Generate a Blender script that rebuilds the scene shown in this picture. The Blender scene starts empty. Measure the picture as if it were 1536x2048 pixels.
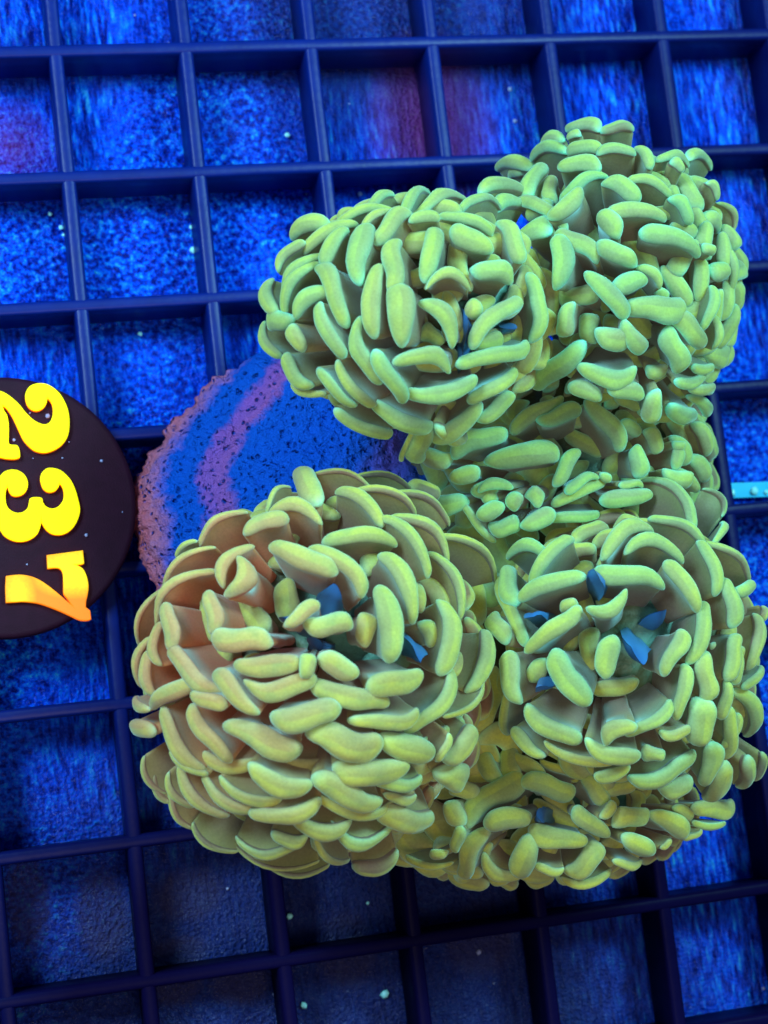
import bpy, math, random
from mathutils import Vector, Matrix, noise
# one Blender unit is one centimetre
sc = bpy.context.scene
sc.unit_settings.system = 'METRIC'; sc.unit_settings.scale_length = 0.01
random.seed(7)

# ---------------- camera ----------------
cam_d = bpy.data.cameras.new("camera"); cam = bpy.data.objects.new("camera", cam_d)
sc.collection.objects.link(cam); sc.camera = cam
CAM = Vector((-1.5976, -7.8709, 19.5004))
R3 = Matrix(((0.96734097, 0.08721219, -0.23800312), (-0.11608131, 0.98711992, -0.11008811), (0.2253366, 0.13412046, 0.96500524)))
cam.matrix_world = Matrix.Translation(CAM) @ R3.to_4x4()
cam_d.sensor_fit = 'VERTICAL'; cam_d.sensor_height = 24; cam_d.sensor_width = 18
cam_d.lens = 3500 / 2048 * 24
cam_d.clip_start = 0.5; cam_d.clip_end = 400
cam_d.dof.use_dof = True; cam_d.dof.focus_distance = 17.6; cam_d.dof.aperture_fstop = .3

# ---------------- water-dark surroundings, tank lamps, exposure ----------------
w = bpy.data.worlds.new("World"); sc.world = w; w.use_nodes = True
bg = w.node_tree.nodes["Background"]; bg.inputs[0].default_value = (0.03, 0.12, 0.55, 1); bg.inputs[1].default_value = 0.35
def lamp(name, loc, target, size, power, col):
    d = bpy.data.lights.new(name, 'AREA'); d.shape = 'RECTANGLE'; d.size = size[0]; d.size_y = size[1]
    d.energy = power; d.color = col
    o = bpy.data.objects.new(name, d); sc.collection.objects.link(o); o.location = loc
    o.rotation_euler = (Vector(target) - Vector(loc)).to_track_quat('-Z', 'Y').to_euler()
    return o
lamp("tank_lamp", (-12, 4, 21), (3.5, -4.5, 0), (9, 7), 8600, (0.46, 0.84, 1.0))
lamp("tank_lamp", (14, 2, 22), (5, -5, 0), (8, 6), 6800, (0.38, 0.90, 1.0))
lamp("warm_fill", (1, -15, 24), (4, -8, 0), (9, 7), 1500, (1.0, 0.86, 0.62))  # added warm fill from the camera side, yellows the coral faces
sc.view_settings.view_transform = 'Standard'; sc.view_settings.look = 'None'
sc.view_settings.exposure = 0.0; sc.view_settings.gamma = 1.0

# ---------------- helpers ----------------
def link(o, parent=None):
    sc.collection.objects.link(o)
    if parent: o.parent = parent
    return o
def mesh_obj(name, verts, faces, mats, parent=None, smooth=True, attrs=None, fmat=None):
    m = bpy.data.meshes.new(name); m.from_pydata([tuple(v) for v in verts], [], faces); m.update()
    if smooth: m.polygons.foreach_set("use_smooth", [True] * len(m.polygons))
    for k, vals in (attrs or {}).items():
        a = m.attributes.new(k, 'FLOAT', 'POINT'); a.data.foreach_set("value", vals)
    for mt in (mats if isinstance(mats, (list, tuple)) else [mats]): m.materials.append(mt)
    if fmat: m.polygons.foreach_set("material_index", fmat)
    return link(bpy.data.objects.new(name, m), parent)
def empty(name, loc=(0, 0, 0)):
    o = bpy.data.objects.new(name, None); o.location = loc; o.empty_display_size = 0.2
    return link(o)
def tag(o, label=None, cat=None, kind=None, group=None):
    if label: o["label"] = label
    if cat: o["category"] = cat
    if kind: o["kind"] = kind
    if group: o["group"] = group
class NT:
    def __init__(s, name):
        s.m = bpy.data.materials.new(name); s.m.use_nodes = True; s.t = s.m.node_tree
        s.b = s.t.nodes["Principled BSDF"]
    def n(s, typ, **kw):
        x = s.t.nodes.new(typ)
        for k, v in kw.items():
            if k.startswith("i_"): x.inputs[k[2:].replace("_", " ")].default_value = v
            else: setattr(x, k, v)
        return x
    def l(s, a, b): s.t.links.new(a, b)
    def ramp(s, fac, stops, interp='LINEAR'):
        r = s.n("ShaderNodeValToRGB"); r.color_ramp.interpolation = interp; e = r.color_ramp.elements
        while len(e) > 1: e.remove(e[-1])
        e[0].position = stops[0][0]; e[0].color = (*stops[0][1], 1)
        for p, c in stops[1:]:
            q = e.new(p); q.color = (*c, 1)
        s.l(fac, r.inputs[0]); return r.outputs[0]
    def mix(s, fac, a, b, mode='MIX'):
        x = s.n("ShaderNodeMix", data_type='RGBA', blend_type=mode)
        for sock, v in ((x.inputs[0], fac), (x.inputs[6], a), (x.inputs[7], b)):
            if isinstance(v, (int, float)): sock.default_value = v
            elif isinstance(v, tuple): sock.default_value = (*v, 1)
            else: s.l(v, sock)
        return x.outputs[2]
    def math(s, op, a, b=None, c=None, clamp=False):
        x = s.n("ShaderNodeMath", operation=op, use_clamp=clamp)
        for i, v in enumerate((a, b, c)):
            if v is None: continue
            if isinstance(v, (int, float)): x.inputs[i].default_value = v
            else: s.l(v, x.inputs[i])
        return x.outputs[0]
    def attr(s, name):
        return s.n("ShaderNodeAttribute", attribute_name=name).outputs["Fac"]
    def noise(s, vec, scale, detail=2, rough=.5):
        x = s.n("ShaderNodeTexNoise"); x.inputs["Scale"].default_value = scale
        x.inputs["Detail"].default_value = detail; x.inputs["Roughness"].default_value = rough
        s.l(vec, x.inputs["Vector"]); return x.outputs["Fac"]
    def mapping(s, vec, scale=(1, 1, 1), loc=(0, 0, 0), rot=(0, 0, 0)):
        x = s.n("ShaderNodeMapping"); x.inputs["Scale"].default_value = scale
        x.inputs["Location"].default_value = loc; x.inputs["Rotation"].default_value = rot
        s.l(vec, x.inputs["Vector"]); return x.outputs[0]
    def bump(s, h, strength, dist):
        x = s.n("ShaderNodeBump"); x.inputs["Strength"].default_value = strength
        x.inputs["Distance"].default_value = dist; s.l(h, x.inputs["Height"])
        s.l(x.outputs[0], s.b.inputs["Normal"]); return x
    def spot(s, pos, c, r, soft=.5):
        """1 inside an ellipse on the ground plane, 0 outside, soft edge"""
        v = s.mapping(pos, (1 / r[0], 1 / r[1], 0), (-c[0] / r[0], -c[1] / r[1], 0))
        d = s.n("ShaderNodeVectorMath", operation='LENGTH'); s.l(v, d.inputs[0])
        m = s.n("ShaderNodeMapRange"); m.inputs[1].default_value = 1.0; m.inputs[2].default_value = 1 - soft
        s.l(d.outputs["Value"], m.inputs[0]); return m.outputs[0]

# ---------------- materials ----------------
REFLECTION_PATCHES = [((-0.37, -9.81), (0.35, 0.6)), ((-1.18, -9.53), (0.3, 0.6)), ((0.62, -9.72), (0.45, 0.35)), ((0.45, -10.34), (0.4, 0.2)), ((1.09, -10.77), (0.4, 0.3)), ((0.36, -10.66), (0.35, 0.3)), ((2.34, -10.59), (0.4, 0.5)), ((3.95, -10.7), (0.5, 0.5))]  # grey patches painted for lattice reflections in the tank bottom
def mat_coral():
    k = NT("hammer_coral_flesh"); b = k.b
    pos = k.n("ShaderNodeNewGeometry").outputs["Position"]
    oi = k.n("ShaderNodeObjectInfo")
    sep = k.n("ShaderNodeSeparateColor"); k.l(oi.outputs["Color"], sep.inputs[0])
    warm, cool = sep.outputs[0], sep.outputs[1]
    h, e = k.attr("height"), k.attr("edge")
    grain = k.noise(pos, 38, 3, .6); blotch = k.noise(pos, 5.5, 2)
    stalk = k.mix(warm, (.095, .10, .09), (.46, .10, .055))
    stalk = k.mix(k.math('MULTIPLY', blotch, .35), stalk, (.19, .20, .07))
    heart = k.mix(cool, (.48, .48, .07), (.28, .48, .125)); heart = k.mix(k.math('MULTIPLY', warm, .55), heart, (.62, .36, .16))
    rim = k.mix(cool, (.46, .78, .44), (.18, .92, .70)); rim = k.mix(k.math('MULTIPLY', warm, .5), rim, (.72, .52, .30))
    headc = k.mix(k.math('POWER', e, 1.3), heart, rim)
    headc = k.mix(k.math('MULTIPLY', k.math('SUBTRACT', blotch, .42, clamp=True), 1.6, clamp=True), headc, (.22, .32, .14))
    hh = k.n("ShaderNodeMapRange", interpolation_type='SMOOTHSTEP'); k.l(h, hh.inputs[0]); hh.inputs[1].default_value = .52; hh.inputs[2].default_value = .90
    h2 = k.n('ShaderNodeMapRange', interpolation_type='SMOOTHSTEP'); k.l(h, h2.inputs[0]); h2.inputs[1].default_value = .46; h2.inputs[2].default_value = .76
    col = k.mix(hh.outputs[0], k.mix(h2.outputs[0], stalk, k.mix(warm, k.mix(cool, (.24, .29, .10), (.14, .29, .15)), (.50, .22, .11))), headc)
    gr = k.n("ShaderNodeMapRange"); k.l(grain, gr.inputs[0]); gr.inputs[1].default_value = .3; gr.inputs[2].default_value = .7; gr.inputs[3].default_value = .90; gr.inputs[4].default_value = 1.08
    col = k.mix(1.0, col, gr.outputs[0], 'MULTIPLY')
    k.l(col, b.inputs["Base Color"])
    b.inputs["Roughness"].default_value = .62; b.inputs["Specular IOR Level"].default_value = .18
    b.inputs["Subsurface Weight"].default_value = .7; b.inputs["Subsurface Scale"].default_value = .10
    b.inputs["Subsurface Radius"].default_value = (.8, 1, .5)
    b.inputs["Sheen Weight"].default_value = .5; b.inputs["Sheen Tint"].default_value = (.45, .95, .9, 1); b.inputs["Sheen Roughness"].default_value = .35
    # the flesh fluoresces under the actinic lamps
    k.l(col, b.inputs["Emission Color"]); b.inputs["Emission Strength"].default_value = .10
    k.bump(grain, .12, .015)
    return k.m
def mat_disc():
    k = NT("oral_disc_flesh"); b = k.b
    pos = k.n("ShaderNodeNewGeometry").outputs["Position"]
    c = k.attr("centre"); n = k.noise(pos, 4, 3)
    col = k.ramp(k.math('ADD', c, k.math('MULTIPLY', k.math('SUBTRACT', n, .5), .35)), [(0, (.12, .10, .06)), (.4, (.10, .14, .06)), (.62, (.15, .42, .34)), (1, (.10, .36, .46))])
    k.l(col, b.inputs["Base Color"]); b.inputs["Roughness"].default_value = .5
    k.bump(k.noise(pos, 20, 3), .4, .05)
    return k.m
def mat_fold():
    k = NT("blue_fold_flesh"); b = k.b
    pos = k.n("ShaderNodeNewGeometry").outputs["Position"]
    col = k.mix(k.attr("edge"), (.025, .17, .50), (.09, .36, .42)); col = k.mix(k.noise(pos, 9, 2), col, (.03, .15, .45)); col = k.mix(k.attr('height'), (.12, .30, .24), col)
    k.l(col, b.inputs["Base Color"]); b.inputs["Roughness"].default_value = .45
    return k.m
def mat_rock():
    k = NT("coralline_skeleton"); b = k.b
    pos = k.n("ShaderNodeNewGeometry").outputs["Position"]
    t = k.attr("band"); n = k.noise(pos, 6, 4, .6)
    tt = k.math('ADD', t, k.math('MULTIPLY', k.math('SUBTRACT', n, .5), .09))
    blue, pink, org = (.006, .16, 1.0), (.48, .17, .80), (1.0, .18, .10)
    col = k.ramp(tt, [(0, org), (.045, (.95, .28, .40)), (.085, (.2, .2, .95)), (.10, blue), (.17, (.01, .16, .95)), (.195, pink), (.25, (.58, .18, .66)), (.28, (.01, .17, 1.0)), (.5, (.008, .15, 1.0)), (.62, (.02, .17, 1.0)), (.72, (.25, .17, .9)), (.85, (.04, .18, .95))])
    v = k.n("ShaderNodeTexVoronoi"); v.inputs["Scale"].default_value = 12.5; k.l(k.mapping(pos), v.inputs["Vector"])
    pit = k.n("ShaderNodeMapRange"); k.l(v.outputs["Distance"], pit.inputs[0]); pit.inputs[1].default_value = .12; pit.inputs[2].default_value = .36
    mask = k.n("ShaderNodeMapRange"); k.l(k.noise(pos, 7.3, 2), mask.inputs[0]); mask.inputs[1].default_value = .52; mask.inputs[2].default_value = .60
    pitm = k.math('MAXIMUM', pit.outputs[0], mask.outputs[0])
    col = k.mix(pitm, (.003, .08, .60), col)
    col = k.mix(k.math('MULTIPLY', k.noise(pos, 22, 3, .7), .35), col, (.01, .10, .7))
    k.l(col, b.inputs["Base Color"]); b.inputs["Roughness"].default_value = .9; b.inputs["Specular IOR Level"].default_value = .03
    h = k.math('ADD', k.math('MULTIPLY', pitm, .7), k.noise(pos, 17, 4, .7))
    k.bump(h, 1.0, .16)
    return k.m
def mat_grid():
    k = NT("blue_lit_plastic"); b = k.b
    pos = k.n("ShaderNodeNewGeometry").outputs["Position"]
    n = k.noise(pos, 3.0, 3); s = k.noise(k.mapping(pos, (8, 8, 60)), 1.5, 2)
    col = k.mix(n, (.001, .007, .10), (.002, .018, .22)); col = k.mix(k.math('MULTIPLY', s, .5), col, (.001, .010, .14))
    # shade painted into the bars, darkest at the near end, weaker at right
    shade = k.math('MAXIMUM', k.spot(pos, (3.5, -11.8), (9.5, 6.0), .5), k.math('MULTIPLY', k.spot(pos, (9, -5), (5.5, 9), .5), .6))
    col = k.mix(k.math('MULTIPLY', shade, .95), col, (.004, .002, .022))
    k.l(col, b.inputs["Base Color"]); b.inputs["Roughness"].default_value = .38; k.l(k.math("MULTIPLY_ADD", shade, -.20, .22, clamp=True), b.inputs["Specular IOR Level"])
    k.bump(k.noise(pos, 14, 3), .12, .03)
    return k.m
def mat_floor():
    k = NT("tank_bottom"); b = k.b
    pos = k.n("ShaderNodeNewGeometry").outputs["Position"]
    f1 = k.noise(k.mapping(pos, (1, 1, 1)), 15, 2, .6)
    st = k.noise(k.mapping(pos, (17, 3.6, 1), rot=(0, 0, math.radians(4))), 1.0, 3, .6)
    zone = k.noise(k.mapping(pos, (.35, .35, 1), (3.1, .2, 0)), 1.0, 1)
    zm = k.n("ShaderNodeMapRange"); k.l(zone, zm.inputs[0]); zm.inputs[1].default_value = .42; zm.inputs[2].default_value = .56
    mixn = k.mix(zm.outputs[0], f1, st)
    bw = k.n("ShaderNodeSeparateColor"); k.l(mixn, bw.inputs[0]); v = bw.outputs[0]
    col = k.ramp(v, [(.34, (.0, .006, .20)), (.44, (.0, .030, .52)), (.53, (.0, .075, .95)), (.63, (.002, .19, 1.0)), (.76, (.04, .50, 1.0))])  # blue of the tank lighting is put into the floor colour
    # random darker film, plus shadow painted at the far and near ends
    film = k.noise(pos, .55, 3, .6)
    dark = k.n("ShaderNodeMapRange"); k.l(film, dark.inputs[0]); dark.inputs[1].default_value = .50; dark.inputs[2].default_value = .66
    dk = k.math('MAXIMUM', k.math('MULTIPLY', dark.outputs[0], .4), k.math('MULTIPLY', k.spot(pos, (4.2, .6), (3.0, 2.4), .6), .8))
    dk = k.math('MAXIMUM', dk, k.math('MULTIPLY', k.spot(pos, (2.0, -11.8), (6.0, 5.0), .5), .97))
    col = k.mix(dk, col, k.mix(v, (.004, .006, .06), (.022, .04, .19)))
    pk = k.math('MAXIMUM', k.spot(pos, (4.6, -.9), (.9, 1.5), .8), k.math('MULTIPLY', k.spot(pos, (-.55, -.9), (.6, .7), .9), .6))
    col = k.mix(k.math('MULTIPLY', pk, .85), col, k.mix(v, (.10, .015, .12), (.34, .05, .28)))
    for c_, r_ in REFLECTION_PATCHES:
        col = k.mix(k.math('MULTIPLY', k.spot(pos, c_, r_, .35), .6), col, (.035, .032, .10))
    k.l(col, b.inputs["Base Color"]); b.inputs["Roughness"].default_value = .2; b.inputs["Specular IOR Level"].default_value = .3
    k.bump(k.math('ADD', k.math('MULTIPLY', v, 1.0), k.noise(pos, 26, 2)), .7, .12)
    return k.m
def mat_plain(name, col, rough=.5, em=None, es=0, spec=.5, bump=0, var=0):
    k = NT(name); b = k.b
    pos = k.n("ShaderNodeNewGeometry").outputs["Position"]
    n = k.noise(pos, 7, 4)
    c = k.mix(k.math('MULTIPLY', n, var), col, tuple(x * .4 for x in col)) if var else None
    if c: k.l(c, b.inputs["Base Color"])
    else: b.inputs["Base Color"].default_value = (*col, 1)
    b.inputs["Roughness"].default_value = rough; b.inputs["Specular IOR Level"].default_value = spec
    if em: b.inputs["Emission Color"].default_value = (*em, 1); b.inputs["Emission Strength"].default_value = es
    if bump: k.bump(k.noise(pos, 60, 3), bump, .02)
    return k.m
M_CORAL, M_DISC, M_FOLD, M_ROCK, M_GRID, M_FLOOR = mat_coral(), mat_disc(), mat_fold(), mat_rock(), mat_grid(), mat_floor()
M_TAG = mat_plain("purple_brown_plastic", (.032, .005, .020), .65, spec=.15, bump=.25, var=.8)
M_YEL = mat_plain("yellow_fluorescent_plastic", (.9, .80, .0), .6, (1, .90, .0), .75, .2)
M_YSIDE = mat_plain("orange_fluorescent_edge", (.9, .25, .0), .6, (1, .16, .0), .8, .2)
def mat_seven():
    k = NT("orange_fluorescent_plastic"); b = k.b
    pos = k.n("ShaderNodeNewGeometry").outputs["Position"]
    c = k.ramp(k.math('MULTIPLY_ADD', k.n("ShaderNodeSeparateXYZ").outputs[0], 0, .5), [(0, (1, .4, 0)), (1, (1, .6, 0))])
    m = k.math('MAXIMUM', k.spot(pos, (-.35, -6.02), (.55, .32), .7), k.math('MULTIPLY', k.spot(pos, (-1.0, -6.2), (.2, .35), .9), .7))
    n = k.noise(pos, 30, 3)
    c = k.mix(k.math('MULTIPLY', m, k.math('ADD', n, .5), clamp=True), (1, .19, 0), (1, .68, 0))
    k.l(c, b.inputs["Base Color"]); k.l(c, b.inputs["Emission Color"]); b.inputs["Emission Strength"].default_value = .7
    b.inputs["Roughness"].default_value = .6
    return k.m
M_SEV = mat_seven()
M_SPECK = mat_plain("pale_grit", (.30, .34, .6), .4); M_GLINT = mat_plain("painted_glint", (.35, .95, 1.0), .15)

# ---------------- tank bottom ----------------
FZ = -.78
v, f = [], []
NX, NY = 60, 70
for j in range(NY + 1):
    for i in range(NX + 1):
        x, y = -20 + 50 * i / NX, -34 + 58 * j / NY
        v.append((x, y, FZ + .05 * noise.noise((x * .4, y * .4, 0))))
for j in range(NY):
    for i in range(NX):
        a = j * (NX + 1) + i; f.append((a, a + 1, a + NX + 2, a + NX + 1))
fl = mesh_obj("tank_floor", v, f, M_FLOOR); tag(fl, kind="structure")

# ---------------- egg crate lattice ----------------
grid = empty("egg_crate_grid", (0, 0, -.7))
tag(grid, "blue lit plastic egg crate lattice of square openings beneath the coral", "grid")
def bar(length, wtop, depth, horizontal, seed):
    """a drafted strip with softly rounded top edges; runs along x or y, top at z=0"""
    prof = [(-wtop * .38, -depth), (-wtop * .5, -.05), (-wtop * .42, -.012), (-wtop * .25, 0), (wtop * .25, 0), (wtop * .42, -.012), (wtop * .5, -.05), (wtop * .38, -depth)]
    n = int(length / .5); vs, fs = [], []
    for i in range(n + 1):
        s = -length / 2 + length * i / n
        wob = .006 * noise.noise((s * .7, seed * 3.1, 0))
        for a, z in prof:
            vs.append((s, a + wob, z) if horizontal else (a + wob, s, z))
    k = len(prof)
    for i in range(n):
        for j in range(k):
            a, b2 = i * k + j, i * k + (j + 1) % k
            fs.append((a, a + k, b2 + k, b2) if horizontal else (a, b2, b2 + k, a + k))
    fs.append(tuple(range(k))); fs.append(tuple(range(n * k, n * k + k)))
    return vs, fs
XI, YJ = range(-4, 13), range(-4, 14)
xm, ym = 1.5 * (XI[0] + XI[-1]) / 2, -1.5 * (YJ[0] + YJ[-1]) / 2
for i in XI:
    vs, fs = bar(1.5 * len(YJ), .165, .66, False, i)
    o = mesh_obj("bar", vs, fs, M_GRID, grid); o.location = (1.5 * i, ym, .7)
for j in YJ:
    vs, fs = bar(1.5 * len(XI), .150, .68, True, j + 50)
    o = mesh_obj("bar", vs, fs, M_GRID, grid); o.location = (xm, -1.5 * j, .708)

# ---------------- number tag ----------------
TC, TR, TZ = Vector((-1.07, -5.25, 0)), 1.43, .33
tagE = empty("number_tag", (TC.x, TC.y, 0))
tag(tagE, "round dark purple plastic disc with raised fluorescent number 237 lying on the grid", "tag")
vs, fs = [], []
prof = [(0, .03), (TR * .9, .03), (TR * .98, .06), (TR, .12), (TR, TZ - .05), (TR - .02, TZ - .015), (TR - .06, TZ), (0, TZ)]
N = 96
for r, z in prof[1:-1]:
    for i in range(N):
        a = 2 * math.pi * i / N; vs.append((r * math.cos(a), r * math.sin(a), z))
for k_ in range(len(prof) - 3):
    for i in range(N):
        a, b_ = k_ * N + i, k_ * N + (i + 1) % N; fs.append((a, b_, b_ + N, a + N))
fs.append(tuple(reversed(range(N)))); fs.append(tuple(range((len(prof) - 3) * N, (len(prof) - 2) * N)))
mesh_obj("disc", vs, fs, M_TAG, tagE)
def smooth_closed(pts, sharp, n=4):
    """Catmull-Rom through the outline, straight at the listed corners"""
    out, m = [], len(pts)
    for i in range(m):
        p0, p1, p2, p3 = (Vector(pts[(i + d) % m]) for d in (-1, 0, 1, 2))
        if i in sharp: p0 = p1
        if (i + 1) % m in sharp: p3 = p2
        for k_ in range(n):
            t = k_ / n
            out.append(.5 * ((2 * p1) + (p2 - p0) * t + (2 * p0 - 5 * p1 + 4 * p2 - p3) * t * t + (3 * p1 - p0 - 3 * p2 + p3) * t ** 3))
    return out
def digit(name, pts, sharp, top, side):
    P = smooth_closed(pts, sharp)
    cu = bpy.data.curves.new(name, 'CURVE'); cu.dimensions = '2D'; cu.fill_mode = 'BOTH'
    sp = cu.splines.new('POLY'); sp.points.add(len(P) - 1); sp.use_cyclic_u = True
    for q, p in zip(sp.points, P): q.co = (p.x, p.y, 0, 1)
    cu.extrude = .032; cu.bevel_depth = .012; cu.bevel_resolution = 1; cu.offset = -.012
    tmp = bpy.data.objects.new(name, cu); sc.collection.objects.link(tmp)
    bpy.context.view_layer.update()
    me = bpy.data.meshes.new_from_object(tmp.evaluated_get(bpy.context.evaluated_depsgraph_get()))
    bpy.data.objects.remove(tmp); me.name = name
    me.materials.clear(); me.materials.append(top); me.materials.append(side)
    for p in me.polygons: p.material_index = 0 if p.normal.z > .3 else 1; p.use_smooth = False
    o = bpy.data.objects.new(name, me); link(o, tagE); o.location = (-TC.x, -TC.y, TZ + .032)
    return o
DIGITS = [('digit_two', [(-0.732, -4.073), (-0.71, -4.01), (-0.659, -3.959), (-0.584, -3.941), (-0.501, -3.951), (-0.432, -3.992), (-0.365, -4.062), (-0.316, -4.158), (-0.288, -4.257), (-0.282, -4.366), (-0.297, -4.484), (-0.329, -4.568), (-0.388, -4.639), (-0.466, -4.687), (-0.551, -4.712), (-0.624, -4.708), (-0.694, -4.679), (-0.751, -4.621), (-0.797, -4.553), (-0.83, -4.464), (-0.863, -4.365), (-0.896, -4.277), (-0.941, -4.198), (-0.981, -4.163), (-0.968, -4.217), (-0.942, -4.273), (-0.934, -4.371), (-0.943, -4.477), (-0.952, -4.573), (-0.925, -4.596), (-0.869, -4.606), (-0.849, -4.645), (-0.844, -4.71), (-0.856, -4.746), (-0.909, -4.758), (-1.001, -4.745), (-1.111, -4.71), (-1.131, -4.591), (-1.136, -4.419), (-1.119, -4.228), (-1.092, -4.101), (-1.058, -4.012), (-1.026, -3.995), (-0.995, -3.995), (-0.935, -4.026), (-0.868, -4.085), (-0.802, -4.16), (-0.748, -4.245), (-0.682, -4.325), (-0.624, -4.373), (-0.554, -4.4), (-0.5, -4.382), (-0.462, -4.32), (-0.449, -4.235), (-0.459, -4.169), (-0.495, -4.11), (-0.511, -4.165), (-0.547, -4.216), (-0.602, -4.245), (-0.654, -4.241), (-0.702, -4.205), (-0.728, -4.149)], {34, 36, 23, 55}), ('digit_three', [(-0.656, -4.993), (-0.634, -4.931), (-0.578, -4.887), (-0.516, -4.885), (-0.435, -4.915), (-0.368, -4.98), (-0.322, -5.053), (-0.29, -5.153), (-0.273, -5.251), (-0.262, -5.348), (-0.28, -5.433), (-0.337, -5.535), (-0.417, -5.602), (-0.502, -5.624), (-0.584, -5.608), (-0.641, -5.561), (-0.677, -5.494), (-0.683, -5.45), (-0.698, -5.502), (-0.737, -5.584), (-0.804, -5.636), (-0.888, -5.66), (-0.99, -5.648), (-1.078, -5.595), (-1.123, -5.528), (-1.159, -5.418), (-1.173, -5.289), (-1.164, -5.163), (-1.134, -5.027), (-1.079, -4.931), (-1.023, -4.882), (-0.95, -4.867), (-0.879, -4.884), (-0.821, -4.931), (-0.792, -5.003), (-0.798, -5.077), (-0.84, -5.138), (-0.905, -5.164), (-0.966, -5.153), (-0.997, -5.108), (-1.008, -5.049), (-1.034, -5.11), (-1.042, -5.205), (-1.028, -5.27), (-0.991, -5.316), (-0.931, -5.343), (-0.869, -5.337), (-0.819, -5.299), (-0.801, -5.248), (-0.781, -5.196), (-0.716, -5.189), (-0.658, -5.205), (-0.648, -5.256), (-0.617, -5.304), (-0.557, -5.329), (-0.493, -5.312), (-0.441, -5.257), (-0.422, -5.195), (-0.425, -5.12), (-0.453, -5.062), (-0.474, -5.105), (-0.519, -5.144), (-0.582, -5.149), (-0.631, -5.113), (-0.651, -5.058)], {40, 17, 59}), ('digit_seven', [(-0.666, -5.829), (-0.275, -5.813), (-0.275, -5.956), (-0.305, -5.966), (-0.362, -5.964), (-0.299, -6.007), (-0.265, -6.085), (-0.252, -6.192), (-0.268, -6.286), (-0.294, -6.368), (-0.303, -6.431), (-0.26, -6.472), (-0.259, -6.567), (-0.302, -6.579), (-0.384, -6.565), (-0.482, -6.507), (-0.6, -6.438), (-0.718, -6.378), (-0.817, -6.337), (-0.948, -6.308), (-1.05, -6.303), (-1.141, -6.299), (-1.133, -6.148), (-1.115, -6.013), (-0.972, -6.011), (-0.861, -6.038), (-0.773, -6.083), (-0.677, -6.161), (-0.582, -6.255), (-0.507, -6.336), (-0.455, -6.389), (-0.495, -6.316), (-0.526, -6.26), (-0.519, -6.155), (-0.515, -6.039), (-0.557, -5.982), (-0.67, -5.977)], {0, 1, 2, 4, 36, 10, 11, 12, 21, 23, 30})]
for nm, pts, sharp in DIGITS:
    digit(nm, pts, sharp, M_SEV if nm == "digit_seven" else M_YEL, M_YSIDE)

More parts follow.
